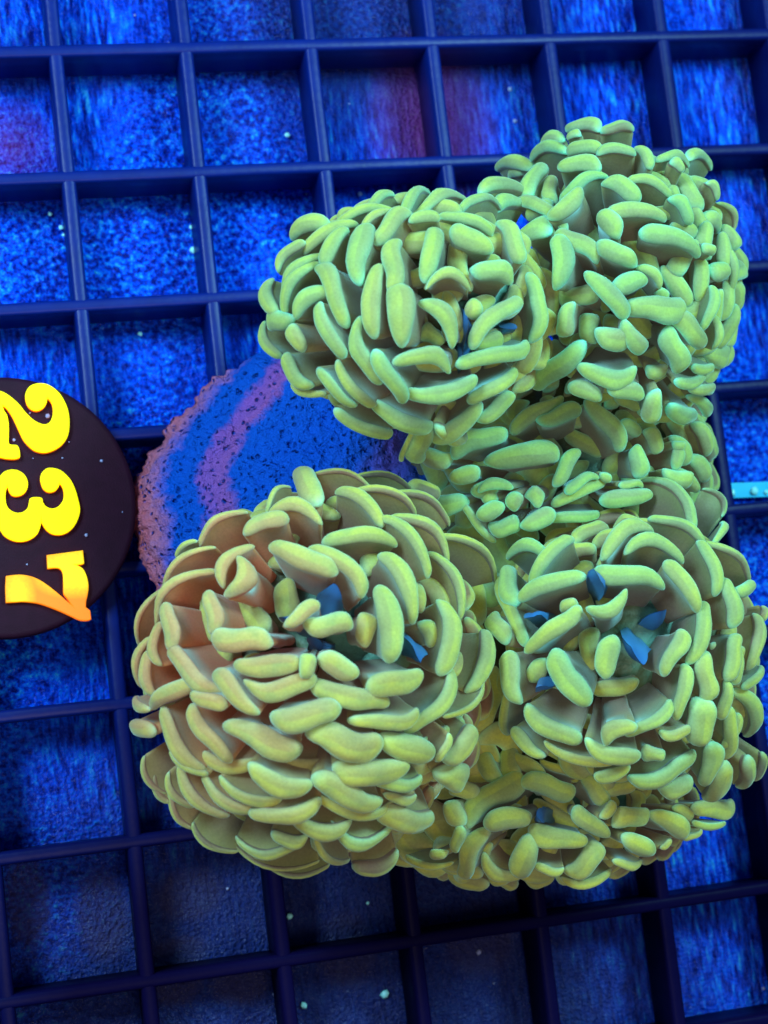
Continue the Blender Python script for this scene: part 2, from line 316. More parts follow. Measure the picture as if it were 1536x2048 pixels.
# ---------------- the coral ----------------
coral = empty("hammer_coral", (3.5, -6.0, 0))
tag(coral, "large yellow green hammer coral colony with curved sausage shaped tentacle tips", "coral")
TENT = [
(0,1.75,-3.26,3.42,2.06,-3.22,3.69,0.17,-0.04),
(0,1.78,-3.46,3.74,2.3,-3.28,3.88,0.12,0),
(0,1.54,-3.67,3.68,1.79,-3.4,3.73,0.11,-0.03),
(0,1.51,-3.93,3.81,1.92,-3.57,3.96,0.1,-0.09),
(0,1.48,-4.08,3.81,1.83,-3.66,3.96,0.11,-0.06),
(0,1.45,-3.71,3.54,1.42,-4.1,3.73,0.14,0.05),
(0,1.57,-4.19,3.98,1.89,-3.99,4.17,0.15,-0.07),
(0,1.89,-3.7,4.05,2.19,-3.38,3.97,0.15,-0.02),
(0,2.31,-3.36,4.07,2.15,-3.95,4.36,0.2,0),
(0,1.84,-3.72,4.04,1.99,-4.34,4.29,0.17,-0.07),
(0,2.33,-3.83,4.36,2.17,-4.5,4.42,0.16,0.02),
(0,2.4,-3.54,4.2,2.82,-3.25,4.03,0.17,-0.02),
(0,2.15,-3.22,3.75,2.71,-3.14,3.83,0.09,-0.02),
(0,2.47,-3.12,3.79,2.78,-2.93,3.63,0.11,-0.02),
(0,2.76,-3.16,3.88,3.2,-2.79,3.43,0.11,0),
(0,2.96,-3.12,3.79,3.62,-2.86,3.37,0.13,-0.03),
(0,2.34,-3.36,4.03,2.65,-3.2,3.95,0.08,-0.01),
(0,2.59,-3.58,4.27,2.4,-4.11,4.45,0.17,0.02),
(0,3.02,-3.41,4.1,2.8,-3.96,4.36,0.17,-0.03),
(0,2.78,-3.36,4.11,3.09,-3.35,4.08,0.11,-0.02),
(0,3.16,-3.26,3.95,3.67,-3.46,3.94,0.11,0.01),
(0,3.2,-3.49,4.1,3.55,-3.72,4.11,0.18,0.03),
(0,3.72,-3.36,3.89,3.91,-3.78,4,0.16,-0.02),
(1,4.19,-3.23,3.02,4.38,-3.34,3.34,0.2,0),
(0,3.39,-3.15,3.75,4.06,-2.86,3.16,0.1,-0.03),
(1,4.28,-2.68,2.6,4.48,-3.2,3.39,0.13,-0.02),
(0,2.81,-4.06,4.41,3.23,-4.07,4.35,0.11,-0.15),
(0,3.32,-3.89,4.28,3.7,-4.05,4.18,0.21,-0.04),
(1,4.44,-3.46,3.59,4.33,-3.98,3.64,0.2,-0.06),
(0,4.02,-3.91,3.93,3.94,-4.57,3.96,0.16,-0.05),
(0,3.8,-4.14,4.16,3.22,-4.62,4.36,0.15,0.05),
(0,2.46,-4.06,4.49,2.47,-4.66,4.5,0.22,-0.04),
(0,2.74,-4.26,4.44,3.01,-4.66,4.38,0.15,-0.11),
(0,2.42,-4.76,4.43,2.94,-4.88,4.37,0.15,-0.13),
(0,1.76,-4.16,4.22,1.9,-4.69,4.25,0.13,0.01),
(0,2.07,-4.38,4.33,2.21,-4.95,4.19,0.14,0.07),
(0,2.22,-4.73,4.39,2.48,-5.17,4.16,0.15,-0.04),
(0,2.54,-5.08,4.2,3.24,-5.02,4.17,0.15,0.06),
(0,1.91,-4.75,4.11,2.24,-5.16,3.93,0.11,0.01),
(0,1.73,-4.79,4.03,2.06,-5.12,3.96,0.1,-0.01),
(0,3.14,-4.86,4.27,3.89,-4.61,4.04,0.15,0.03),
(0,3.23,-5.14,3.99,3.73,-4.86,3.97,0.12,0),
(1,4.15,-4.92,2.83,4.43,-4.64,3.56,0.19,0),
(5,4.09,-5.16,2.54,4.69,-4.83,2.46,0.14,0.01),
(0,3.33,-5.28,3.74,3.72,-5.09,3.76,0.15,0),
(5,3.42,-5.39,2.45,3.93,-5.17,2.58,0.22,-0.03),
(0,2.28,-5.15,3.9,2.9,-5.39,3.61,0.16,-0.01),
(0,2.93,-5.44,3.39,3.28,-5.21,3.86,0.16,0.02),
(0,1.98,-5.15,3.68,2.51,-5.39,3.48,0.13,-0.02),
(0,1.39,-4.21,3.58,1.56,-4.18,3.87,0.18,-0.01),
(0,1.55,-4.29,3.98,1.61,-4.55,3.99,0.15,0),
(0,1.46,-4.54,3.73,1.7,-4.86,3.84,0.14,0.03),
(0,1.36,-4.12,3.41,1.45,-4.5,3.52,0.1,0.04),
(0,1.54,-4.78,3.54,1.78,-4.94,3.8,0.07,0.02),
(5,3.72,-5.51,2.59,4.47,-5.48,2.7,0.23,-0.03),
(0,2.42,-4.09,4.11,2.46,-4.26,4.13,0.14,0),
(0,3.28,-4.19,4.15,3.27,-4.38,4.15,0.17,0),
(0,2.73,-4.54,4.17,2.97,-4.55,4.15,0.17,-0.06),
(0,3.31,-4.6,4.01,3.63,-4.54,3.92,0.17,0),
(1,4.28,-4.48,3.59,4.44,-4.19,3.71,0.16,0),
(0,2.78,-5.36,3.5,2.91,-5.56,2.8,0.19,0.03),
(0,2.7,-5.35,3.48,2.7,-5.55,2.74,0.05,0),
(1,5.07,-1.96,2.5,5.3,-2.09,2.82,0.15,-0.02),
(1,5.34,-2.1,2.83,5.7,-2.11,2.84,0.13,-0.01),
(1,4.82,-2.05,2.3,5.02,-2.07,2.51,0.15,-0.02),
(1,4.97,-2.16,2.75,5.06,-2.2,2.88,0.11,0),
(1,4.68,-2.18,2.29,4.94,-2.25,2.74,0.15,-0.05),
(1,4.89,-2.33,2.95,5.13,-2.49,3.19,0.16,-0.02),
(1,4.69,-2.58,3.12,5.04,-2.67,3.35,0.18,-0.02),
(1,4.48,-2.09,1.7,4.68,-2.25,2.24,0.16,-0.02),
(0,3.86,-2.76,3.11,4.38,-2.66,2.8,0.19,-0.04),
(1,4.42,-2.79,2.92,4.64,-2.39,2.63,0.19,0),
(1,4.6,-2.96,3.31,5.1,-2.77,3.37,0.12,-0.05),
(1,4.42,-3.22,3.43,4.8,-2.95,3.48,0.16,0.07),
(1,5.01,-2.9,3.5,5.37,-3.08,3.56,0.17,-0.03),
(1,5.36,-2.85,3.42,5.86,-2.99,3.34,0.11,-0.02),
(1,5.1,-2.5,3.25,5.5,-2.52,3.27,0.12,-0.03),
(1,5.53,-2.46,3.2,5.65,-2.7,3.3,0.11,-0.03),
(1,5.84,-2.51,3.11,6.27,-2.53,2.92,0.11,-0.04),
(1,5.92,-2.64,3.21,6.06,-2.72,3.18,0.13,0),
(1,6.35,-2.38,2.74,6.76,-2.41,2.44,0.14,-0.07),
(1,4.87,-3.22,3.61,5.01,-3.53,3.7,0.21,-0.02),
(1,4.99,-3.25,3.69,5.64,-3.3,3.6,0.15,-0.02),
(1,5.75,-3.08,3.42,6.01,-3.32,3.36,0.15,-0.03),
(1,6.05,-2.86,2.99,6.73,-2.69,2.51,0.14,-0.02),
(1,6.39,-2.81,2.99,6.53,-2.97,2.93,0.1,-0.03),
(1,6.66,-2.94,2.74,6.85,-3.23,2.61,0.09,-0.07),
(1,5.37,-3.45,3.67,6,-3.7,3.46,0.18,-0.04),
(1,6.04,-3.59,3.42,6.15,-3.7,3.36,0.13,0),
(1,4.48,-3.35,3.49,4.73,-3.76,3.68,0.17,-0.02),
(1,4.76,-3.62,3.76,5.12,-3.86,3.8,0.18,0),
(1,4.85,-4.06,3.82,5.21,-4.03,3.79,0.18,-0.02),
(1,5.18,-3.86,3.72,5.41,-4.07,3.68,0.1,-0.07),
(1,4.6,-3.91,3.79,4.94,-4.37,3.82,0.17,-0.02),
(1,5.01,-4.3,3.77,5.69,-4.28,3.6,0.23,0.02),
(1,4.44,-3.93,3.26,4.78,-4.11,3.4,0.21,0.03),
(1,6.51,-3.52,3.04,6.53,-3.99,3,0.1,-0.02),
(1,6.7,-3.73,2.8,6.93,-3.72,2.52,0.09,0),
(1,6.17,-3.99,3.28,6,-4.44,3.31,0.11,-0.03),
(1,5.48,-4.37,3.67,5.98,-4.64,3.34,0.19,-0.01),
(1,6.18,-4.3,3.21,6.15,-4.63,3.13,0.09,-0.04),
(1,5.5,-4.48,3.59,5.57,-4.91,3.41,0.21,0),
(1,4.61,-4.26,3.45,4.71,-4.54,3.43,0.21,0),
(1,4.67,-4.49,3.68,4.96,-4.67,3.66,0.23,0),
(1,4.93,-4.42,3.76,5.07,-4.74,3.67,0.18,0),
(1,5.32,-4.81,3.31,5.5,-4.91,3.22,0.17,0),
(1,4.51,-4.85,3.47,5.08,-4.9,3.54,0.17,0.1),
(1,5.85,-4.83,3.27,6.14,-4.85,3.05,0.1,0),
(1,5.65,-5,3.31,6.07,-4.93,3.06,0.11,0.03),
(1,4.44,-4.93,3.33,4.74,-5.11,3.35,0.16,-0.03),
(5,4.93,-4.94,2.55,5.19,-5.5,2.63,0.18,-0.03),
(5,4.32,-5.1,2.6,4.81,-5.05,2.58,0.17,0.03),
(1,4.81,-5.03,3.44,5.2,-5.11,3.39,0.17,-0.03),
(1,5.24,-5.36,3.24,5.32,-5.08,3.43,0.2,-0.01),
(1,5.62,-5.25,3.08,6.02,-5.3,2.7,0.17,0.02),
(1,5.99,-5.14,2.83,6.4,-5.21,2.34,0.13,-0.04),
(1,5.88,-5.04,3.12,6.24,-5.04,2.77,0.13,-0.04),
(5,5.24,-5.23,2.53,5.48,-5.33,2.49,0.16,0),
(5,5.54,-5.32,2.46,5.73,-5.53,2.42,0.18,0),
(5,5.87,-5.45,2.4,5.97,-5.55,2.37,0.13,0),
(5,4.38,-5.8,2.66,4.7,-5.49,2.65,0.14,-0.01),
(5,3.95,-5.85,2.61,3.94,-6.05,2.58,0.17,0),
(5,3.6,-5.79,2.58,3.92,-5.79,2.67,0.11,-0.07),
(5,3.63,-5.83,2.47,3.79,-5.91,2.52,0.17,0),
(5,4.08,-5.92,2.65,4.24,-5.94,2.67,0.21,0),
(5,5.41,-5.47,2.58,5.33,-5.79,2.61,0.19,0),
(5,4.4,-6.01,2.62,4.97,-5.82,2.61,0.13,-0.02),
(5,4.93,-6.04,2.64,5.52,-6.01,2.52,0.16,-0.02),
(3,5.57,-5.69,2.37,5.81,-6.29,2.94,0.13,-0.05),
(5,4.32,-6.18,2.56,4.89,-6.17,2.55,0.11,-0.01),
(3,4.48,-6.57,3.56,5.07,-6.36,3.4,0.16,-0.11),
(3,4.76,-6.57,3.56,5.35,-6.7,3.5,0.15,-0.13),
(3,5.25,-6.23,3.16,5.75,-6.64,3.22,0.11,-0.04),
(3,5.64,-6.57,3.33,5.66,-7.1,3.5,0.13,-0.01),
(3,3.79,-6.41,2.49,3.96,-6.49,3.06,0.13,-0.06),
(3,3.78,-6.78,3.25,4.26,-6.38,3.24,0.14,-0.03),
(3,3.61,-6.96,3.35,4.17,-6.81,3.65,0.16,-0.03),
(3,4.37,-6.79,3.66,4.99,-7.02,3.72,0.17,-0.02),
(3,4.19,-7.2,3.78,4.59,-7.07,3.79,0.14,0.12),
(3,5.1,-6.78,3.67,5.32,-7.29,3.73,0.16,-0.02),
(3,3.58,-7.5,3.46,4.08,-7.14,3.69,0.15,0.02),
(3,3.77,-7.55,3.67,4.02,-8.08,3.72,0.22,0),
(3,4.17,-7.83,3.9,4.29,-7.45,3.92,0.2,-0.03),
(3,4.85,-7.89,3.79,5.11,-7.47,3.76,0.15,0),
(3,5.16,-7.75,3.77,5.52,-7.21,3.61,0.15,0),
(3,5.83,-7.01,3.39,5.78,-7.46,3.48,0.16,0),
(3,5.99,-7.12,3.23,6.28,-7.08,3.01,0.12,0),
(3,5.6,-7.96,3.54,5.87,-7.56,3.44,0.16,-0.04),
(3,5.28,-8.17,3.65,5.38,-7.73,3.69,0.18,0),
(3,5.08,-7.83,3.74,4.99,-8.32,3.65,0.14,0),
(3,6.04,-7.91,3.27,6.23,-7.37,3.15,0.14,0),
(3,5.81,-6.55,3.15,6.35,-6.98,2.94,0.09,-0.03),
(3,5.62,-8.02,3.46,5.57,-8.38,3.38,0.13,0),
(3,5.8,-7.72,3.47,5.74,-8.05,3.45,0.11,0),
(3,5.93,-8.1,3.25,6.22,-7.92,3.09,0.1,0),
(3,3.56,-8.05,3.3,3.97,-8.46,3.44,0.18,0.02),
(3,4.17,-8.45,3.68,4.47,-8.3,3.79,0.16,-0.09),
(3,4.47,-8.44,3.66,4.92,-8.15,3.73,0.12,0.02),
(3,4.8,-8.44,3.63,5.12,-8.46,3.56,0.11,0.03),
(3,5.21,-8.18,3.68,5.28,-8.62,3.47,0.24,0),
(3,5.83,-8.37,3.2,5.65,-8.69,3.13,0.13,0),
(3,5.94,-8.19,3.21,6.23,-8.65,2.7,0.16,-0.08),
(3,3.43,-7.48,3.23,3.5,-7.98,3.32,0.18,0.02),
(5,4.91,-5.75,2.62,5.01,-5.84,2.6,0.1,0),
(5,5.12,-5.87,2.63,5.39,-5.92,2.57,0.08,-0.03),
(5,4.49,-5.89,2.72,4.86,-5.78,2.7,0.1,-0.05),
(5,5.88,-5.76,2.32,6.24,-5.97,2.11,0.12,-0.03),
(5,5.94,-5.49,2.37,5.86,-5.74,2.4,0.15,0),
(3,6.26,-5.93,2.26,6.36,-6.25,2.43,0.09,-0.06),
(3,6.27,-6.34,2.59,5.98,-6.54,2.98,0.08,0),
(5,3.99,-6.22,2.6,4.34,-6.12,2.67,0.17,0),
(5,3.69,-6.17,2.45,3.99,-6.24,2.52,0.19,0),
(3,3.71,-6.86,2.76,3.73,-7.04,2.94,0.11,0),
(3,4.02,-7.06,3.4,4.15,-7.15,3.48,0.16,0),
(3,6.34,-7.29,3,6.32,-7.45,3.03,0.1,0),
(3,3.68,-7.79,3.14,3.83,-7.61,3.28,0.18,0),
(3,3.47,-8.25,2.96,3.7,-8.52,3.16,0.13,0),
(3,3.72,-8.46,3.23,4.33,-8.71,3.41,0.1,0.03),
(4,4.04,-8.59,2.09,4.35,-8.78,2.26,0.08,0.02),
(3,4.04,-8.46,3.6,4.55,-8.69,3.56,0.16,0.04),
(3,4.19,-8.81,3.25,4.51,-8.75,3.39,0.12,0.02),
(4,4.63,-8.99,2.38,5,-8.95,2.28,0.12,0.02),
(3,4.57,-8.9,3.34,5.26,-8.76,3.34,0.18,0.04),
(3,4.64,-8.68,3.47,4.86,-8.59,3.51,0.17,-0.04),
(3,5.68,-8.83,3.04,5.75,-8.33,3.3,0.15,0),
(3,5.47,-9.04,2.94,5.46,-8.66,3.28,0.19,0),
(3,5.75,-9.26,2.38,5.78,-8.89,2.81,0.23,0),
(3,4.91,-9.01,3.18,5.26,-8.99,3.11,0.22,0.02),
(4,5.38,-9.26,2.26,5.61,-9.36,2.2,0.11,0),
(4,5.74,-9.36,2.07,6.3,-9.35,1.78,0.18,0.05),
(4,5.66,-9.46,2.18,6.08,-9.54,1.99,0.07,0.03),
(3,6.21,-9.19,2.19,6.25,-8.86,2.43,0.18,0),
(3,6.41,-9.11,2.1,6.48,-8.84,2.24,0.12,0),
(4,3.75,-8.48,1.96,3.95,-8.74,2.3,0.13,0),
(4,3.75,-8.8,2.33,4.29,-8.93,2.38,0.22,-0.01),
(4,4.39,-8.82,2.31,4.63,-9.1,2.4,0.17,0),
(4,4.48,-9.21,2.52,4.67,-9.12,2.48,0.12,0),
(4,3.13,-9.08,2.33,3.76,-8.67,2.2,0.24,-0.02),
(4,3.41,-8.5,1.89,3.54,-8.69,2.18,0.18,0),
(4,3.27,-9.15,2.47,3.76,-9.09,2.52,0.21,-0.02),
(4,4.23,-9.13,2.44,4.58,-9.46,2.39,0.16,0.01),
(4,4.65,-9.34,2.45,5.07,-9.22,2.38,0.2,-0.02),
(4,5.11,-9.29,2.37,5.53,-9.53,2.24,0.19,-0.02),
(4,3.76,-9.29,2.42,4.34,-9.49,2.38,0.19,0.04),
(4,4.75,-9.48,2.41,5.12,-9.7,2.25,0.2,0),
(4,3.63,-9.77,2.12,3.73,-9.38,2.43,0.22,-0.03),
(4,3.3,-9.56,2.13,3.74,-9.78,2.04,0.14,0.12),
(4,3.04,-9.69,1.93,3.23,-9.25,2.38,0.18,-0.02),
(4,3.8,-9.67,2.24,4.1,-9.73,2.23,0.09,0.02),
(4,4.12,-9.78,2.15,4.53,-9.59,2.31,0.22,0.02),
(4,4.14,-9.9,2.04,4.65,-9.88,2.12,0.1,0.05),
(4,4.66,-9.74,2.22,4.98,-9.79,2.16,0.09,0.03),
(4,5.19,-9.66,2.2,5.32,-9.59,2.21,0.07,0),
(4,5.48,-9.61,2.21,5.69,-9.53,2.18,0.06,0),
(4,2.93,-8.91,2.23,3.06,-9.12,2.31,0.22,-0.03),
(4,3.01,-9.15,2.3,2.99,-9.41,2.19,0.13,0),
(2,2.65,-8.44,3.72,3.01,-8.21,3.56,0.21,-0.01),
(2,2.59,-8.61,3.56,2.96,-8.64,3.26,0.24,0),
(4,3.29,-9.51,1.95,3.4,-9.39,2.05,0.13,0),
(2,2.64,-8.19,3.86,2.52,-8.43,3.83,0.08,0),
(2,1.69,-5.42,2.76,1.75,-5.78,3.35,0.2,0),
(2,1.25,-5.9,3.56,1.69,-6.03,3.73,0.13,-0.1),
(2,0.97,-6.13,3.7,1.38,-5.98,3.69,0.15,-0.01),
(2,0.58,-6.08,3.21,1.03,-5.83,3.27,0.08,-0.05),
(2,0.65,-6.56,3.88,0.97,-6.21,3.81,0.11,-0.08),
(2,0.91,-6.37,3.9,0.74,-6.69,4.01,0.18,-0.15),
(2,0.37,-6.22,3.08,0.56,-6.1,3.19,0.06,-0.02),
(2,0.17,-6.48,3.18,0.62,-6.18,3.47,0.06,-0.07),
(2,0.03,-6.84,3.24,0.55,-6.38,3.59,0.08,-0.15),
(2,-0.09,-6.99,2.75,0.15,-6.52,3.03,0.06,-0.05),
(2,0.2,-6.68,3.5,0.16,-7.09,3.65,0.15,-0.05),
(2,0.56,-6.63,3.84,0.52,-7,3.97,0.15,-0.05),
(2,0.09,-6.85,3.32,0.06,-7.23,3.44,0.11,0.03),
(2,1.14,-6.29,3.98,1.65,-6.6,4.18,0.18,0.01),
(2,0.51,-7.05,4.02,0.99,-7.22,4.26,0.2,-0.01),
(2,0.1,-7.13,3.6,0.46,-7.56,4,0.16,-0.01),
(2,1.13,-7.05,4.36,1.47,-6.89,4.34,0.13,0),
(2,1.33,-7.05,4.3,1.76,-7.13,4.29,0.17,0),
(2,0.66,-7.35,4.22,1.2,-7.43,4.38,0.17,0.02),
(2,0.46,-7.4,4.12,0.79,-7.79,4.27,0.15,-0.01),
(2,0.74,-7.54,4.21,1.32,-7.62,4.34,0.16,0.08),
(2,-0.03,-7.11,3.26,-0.03,-7.51,3.34,0.12,0.02),
(2,-0.01,-6.98,3.19,-0.13,-7.41,2.99,0.08,0.04),
(2,-0.06,-7.65,3.25,0.26,-7.47,3.73,0.14,-0.03),
(2,0.27,-7.55,3.92,0.53,-7.7,4.12,0.13,0),
(2,-0.14,-7.54,2.83,-0.07,-7.64,3.14,0.1,0),
(2,-0.16,-7.75,2.67,-0.04,-7.87,3.04,0.16,0),
(2,1.23,-5.85,3.47,1.52,-5.61,3.2,0.05,-0.04),
(2,1.22,-7.51,4.38,1.35,-7.36,4.38,0.14,-0.01),
(2,1.41,-7.39,4.36,1.74,-7.57,4.34,0.17,0),
(2,1.83,-5.47,2.89,2.37,-5.64,3.04,0.06,-0.03),
(2,2.01,-5.69,3.27,2.33,-6.09,3.56,0.14,-0.03),
(2,2.25,-5.69,3.16,2.83,-5.95,3.09,0.09,-0.04),
(2,2.65,-5.7,2.9,3.28,-6.03,2.72,0.09,-0.04),
(2,2.33,-5.47,2.69,2.98,-5.7,2.6,0.07,-0.02),
(2,2.54,-6.01,3.41,3.03,-6.49,3.39,0.11,-0.1),
(2,2.36,-6.04,3.59,2.71,-6.63,3.76,0.12,-0.07),
(2,1.74,-6.24,3.86,2.45,-6.3,3.69,0.15,-0.02),
(2,1.54,-6.31,4.02,1.91,-6.82,4.2,0.15,-0.1),
(2,2.24,-6.43,3.94,2.42,-7.09,4.09,0.15,-0.05),
(2,2.84,-6.44,3.5,3.04,-7.07,3.58,0.11,-0.07),
(5,3.39,-5.89,2.39,3.73,-6.34,2.4,0.08,-0.02),
(2,3.17,-6.2,2.96,3.8,-6.65,2.55,0.09,-0.03),
(3,3.67,-6.57,2.49,3.56,-7.29,3.2,0.13,-0.01),
(2,2.1,-6.78,4.18,2.09,-7.45,4.29,0.2,-0.04),
(2,2.8,-6.94,3.8,2.7,-7.61,3.93,0.18,-0.07),
(2,3.04,-7.8,3.58,3.39,-7.27,3.27,0.17,0),
(2,1.85,-7.71,4.36,2.4,-7.63,4.18,0.2,0.01),
(2,2.31,-8.13,4.03,2.82,-7.63,3.85,0.14,0.05),
(2,1.37,-7.65,4.36,2.05,-7.89,4.23,0.17,0.01),
(2,1.7,-8.02,4.33,2.34,-8,4.15,0.13,0.02),
(2,2.75,-8.05,3.76,3.23,-7.78,3.44,0.06,0.03),
(3,3.45,-7.84,3.08,3.49,-8.35,2.53,0.09,-0.01),
(2,1.93,-7,4.03,1.91,-7.3,4.07,0.18,0),
(2,2.53,-7.16,3.73,2.69,-7.35,3.67,0.17,0),
(2,2.46,-8.25,3.66,2.75,-8.16,3.54,0.1,0),
(2,0.96,-7.88,4.34,1.55,-7.87,4.39,0.21,0.01),
(2,0.54,-7.9,4.03,1.14,-8.18,4.18,0.21,-0.01),
(2,1.24,-8.1,4.3,1.93,-8.22,4.21,0.25,0.02),
(2,-0.01,-7.69,3.43,0.3,-8.25,3.64,0.15,0.01),
(2,0.27,-7.68,3.81,0.54,-8.22,3.86,0.15,-0.01),
(2,1.5,-8.43,4.16,2.21,-8.48,3.99,0.21,0.02),
(2,0.71,-8.3,4.02,1.23,-8.55,4.06,0.18,0.05),
(2,0.98,-8.24,3.81,1.59,-8.39,3.83,0.16,0.06),
(2,1.32,-8.51,4.11,1.94,-8.78,3.88,0.19,0.02),
(2,1.98,-8.19,4.14,2.45,-8.4,3.88,0.22,0),
(2,1.38,-8.73,3.87,2.09,-8.86,3.68,0.11,0.06),
(2,0.72,-8.75,3.71,1.31,-8.7,3.97,0.16,0.02),
(2,0.31,-8.33,3.57,0.77,-8.72,3.67,0.12,0.08),
(2,0.47,-8.39,3.72,0.95,-8.66,3.83,0.11,0.03),
(2,0.12,-8.23,3.37,0.49,-8.75,3.4,0.12,0.05),
(2,0.07,-8.29,3,0.26,-8.63,2.96,0.08,0.03),
(2,1.1,-8.85,3.72,1.64,-8.96,3.69,0.16,0.06),
(2,1.49,-9,3.67,2.08,-9.09,3.49,0.12,0.15),
(2,0.95,-8.96,3.48,1.27,-9,3.56,0.14,0.05),
(2,0.65,-9.02,3.09,1.19,-9.11,3.4,0.1,0.08),
(2,1.99,-8.91,3.67,2.6,-9.02,3.25,0.2,-0.01),
(2,1.37,-9.09,3.42,1.7,-9.36,3.04,0.08,0.03),
(2,1.82,-9.43,2.85,2.23,-9.31,2.97,0.17,0.04),
(2,1.87,-8.58,4,2.36,-8.6,3.82,0.12,0.03),
(2,2,-8.71,3.79,2.32,-8.76,3.65,0.09,0.02),
(2,0.36,-8.16,3.51,0.81,-8.28,3.76,0.14,0.04),
(2,0.07,-8.07,3.39,0.34,-8.3,3.62,0.06,0),
(2,0.09,-8.48,2.64,0.32,-8.86,2.59,0.07,0.02),
(2,0.29,-8.83,2.69,0.66,-9.13,2.74,0.07,0.02),
(2,0.68,-9.14,2.75,1.39,-9.36,2.94,0.05,0.03),
(2,-0.03,-8.28,2.6,0.11,-8.55,2.62,0.08,0.02),
(2,-0.12,-8.11,2.64,0.03,-8.47,2.63,0.07,0.02),
(4,2.77,-9.42,2.02,2.92,-9.39,2.13,0.11,0),
(4,2.56,-9.47,1.71,2.97,-9.55,1.96,0.07,0.02),
(2,0.93,-9.29,2.77,1.52,-9.4,2.9,0.06,0.02),
(0,4.02,-2.97,3.11,4.4,-2.82,2.74,0.18,-0.03),
(1,4.53,-2.54,2.26,4.59,-2.75,2.76,0.17,-0.02),
(1,4.37,-3.03,2.83,4.59,-2.94,3.02,0.18,0),
(1,4.67,-2.57,2.68,4.67,-2.9,2.95,0.17,0),
(1,4.56,-2.25,1.83,4.71,-2.26,2.08,0.16,0),
(5,3.13,-5.41,2.13,3.4,-5.36,2.36,0.2,0.03),
(2,2.9,-5.67,2.59,3.23,-5.78,2.47,0.19,0.03),
(5,3.35,-5.65,2.41,3.62,-5.57,2.53,0.19,0.03),
(5,3.21,-5.85,2.22,3.48,-5.93,2.4,0.19,0.03),
(5,3.56,-5.81,2.44,3.83,-5.74,2.54,0.19,0.03),
(5,3.57,-6.07,2.48,3.81,-5.98,2.6,0.18,0),
(0,2.95,-5.37,3.62,3.31,-5.43,3.23,0.17,0),
(3,3.71,-6.59,2.59,3.63,-6.93,3.06,0.18,0),
(3,3.46,-7.05,2.95,3.44,-7.36,3.15,0.18,0),
(4,3.71,-8.45,1.8,3.71,-8.71,2.2,0.19,0),
(4,3.08,-8.68,2.11,3.23,-8.9,2.3,0.21,0),
(5,6.28,-5.22,2.11,6.46,-5.55,2.04,0.19,-0.02),
(5,6.15,-5.61,2.2,6.4,-5.85,2.02,0.2,-0.02),
(5,5.9,-5.4,2.33,6.09,-5.67,2.26,0.18,0),
(5,5.74,-5.76,2.46,6.03,-5.95,2.32,0.18,0),
]

ORG = coral.location
BASE = [(3.71, -4.13, 2.3), (5.86, -3.83, 1.2), (1.97, -7.1, 1.9), (5.07, -7.54, 1.7), (4.57, -9.11, 0.7), (5.28, -5.49, 0.3)]
LOBE = [((3.05, -4.02, 2.9), (1.45, 1.2, 1.15)), ((5.8, -3.65, 2.0), (1.15, 1.5, 1.3)), ((1.78, -7.46, 2.3), (1.75, 1.85, 1.5)),
        ((5.12, -7.58, 2.1), (1.4, 1.5, 1.3)), ((4.43, -9.29, 1.1), (1.7, .7, .9)), ((5.2, -5.5, 1.3), (1.6, 1.5, .8))]
def stadium(c, r, n=9, m=8):
    pts = []
    for i in range(n):
        a = -math.pi / 2 + math.pi * i / (n - 1); pts.append((c + r * math.cos(a), r * math.sin(a)))
    for i in range(1, m): pts.append((c - 2 * c * i / m, r))
    for i in range(n):
        a = math.pi / 2 + math.pi * i / (n - 1); pts.append((-c + r * math.cos(a), r * math.sin(a)))
    for i in range(1, m): pts.append((-c + 2 * c * i / m, -r))
    return pts
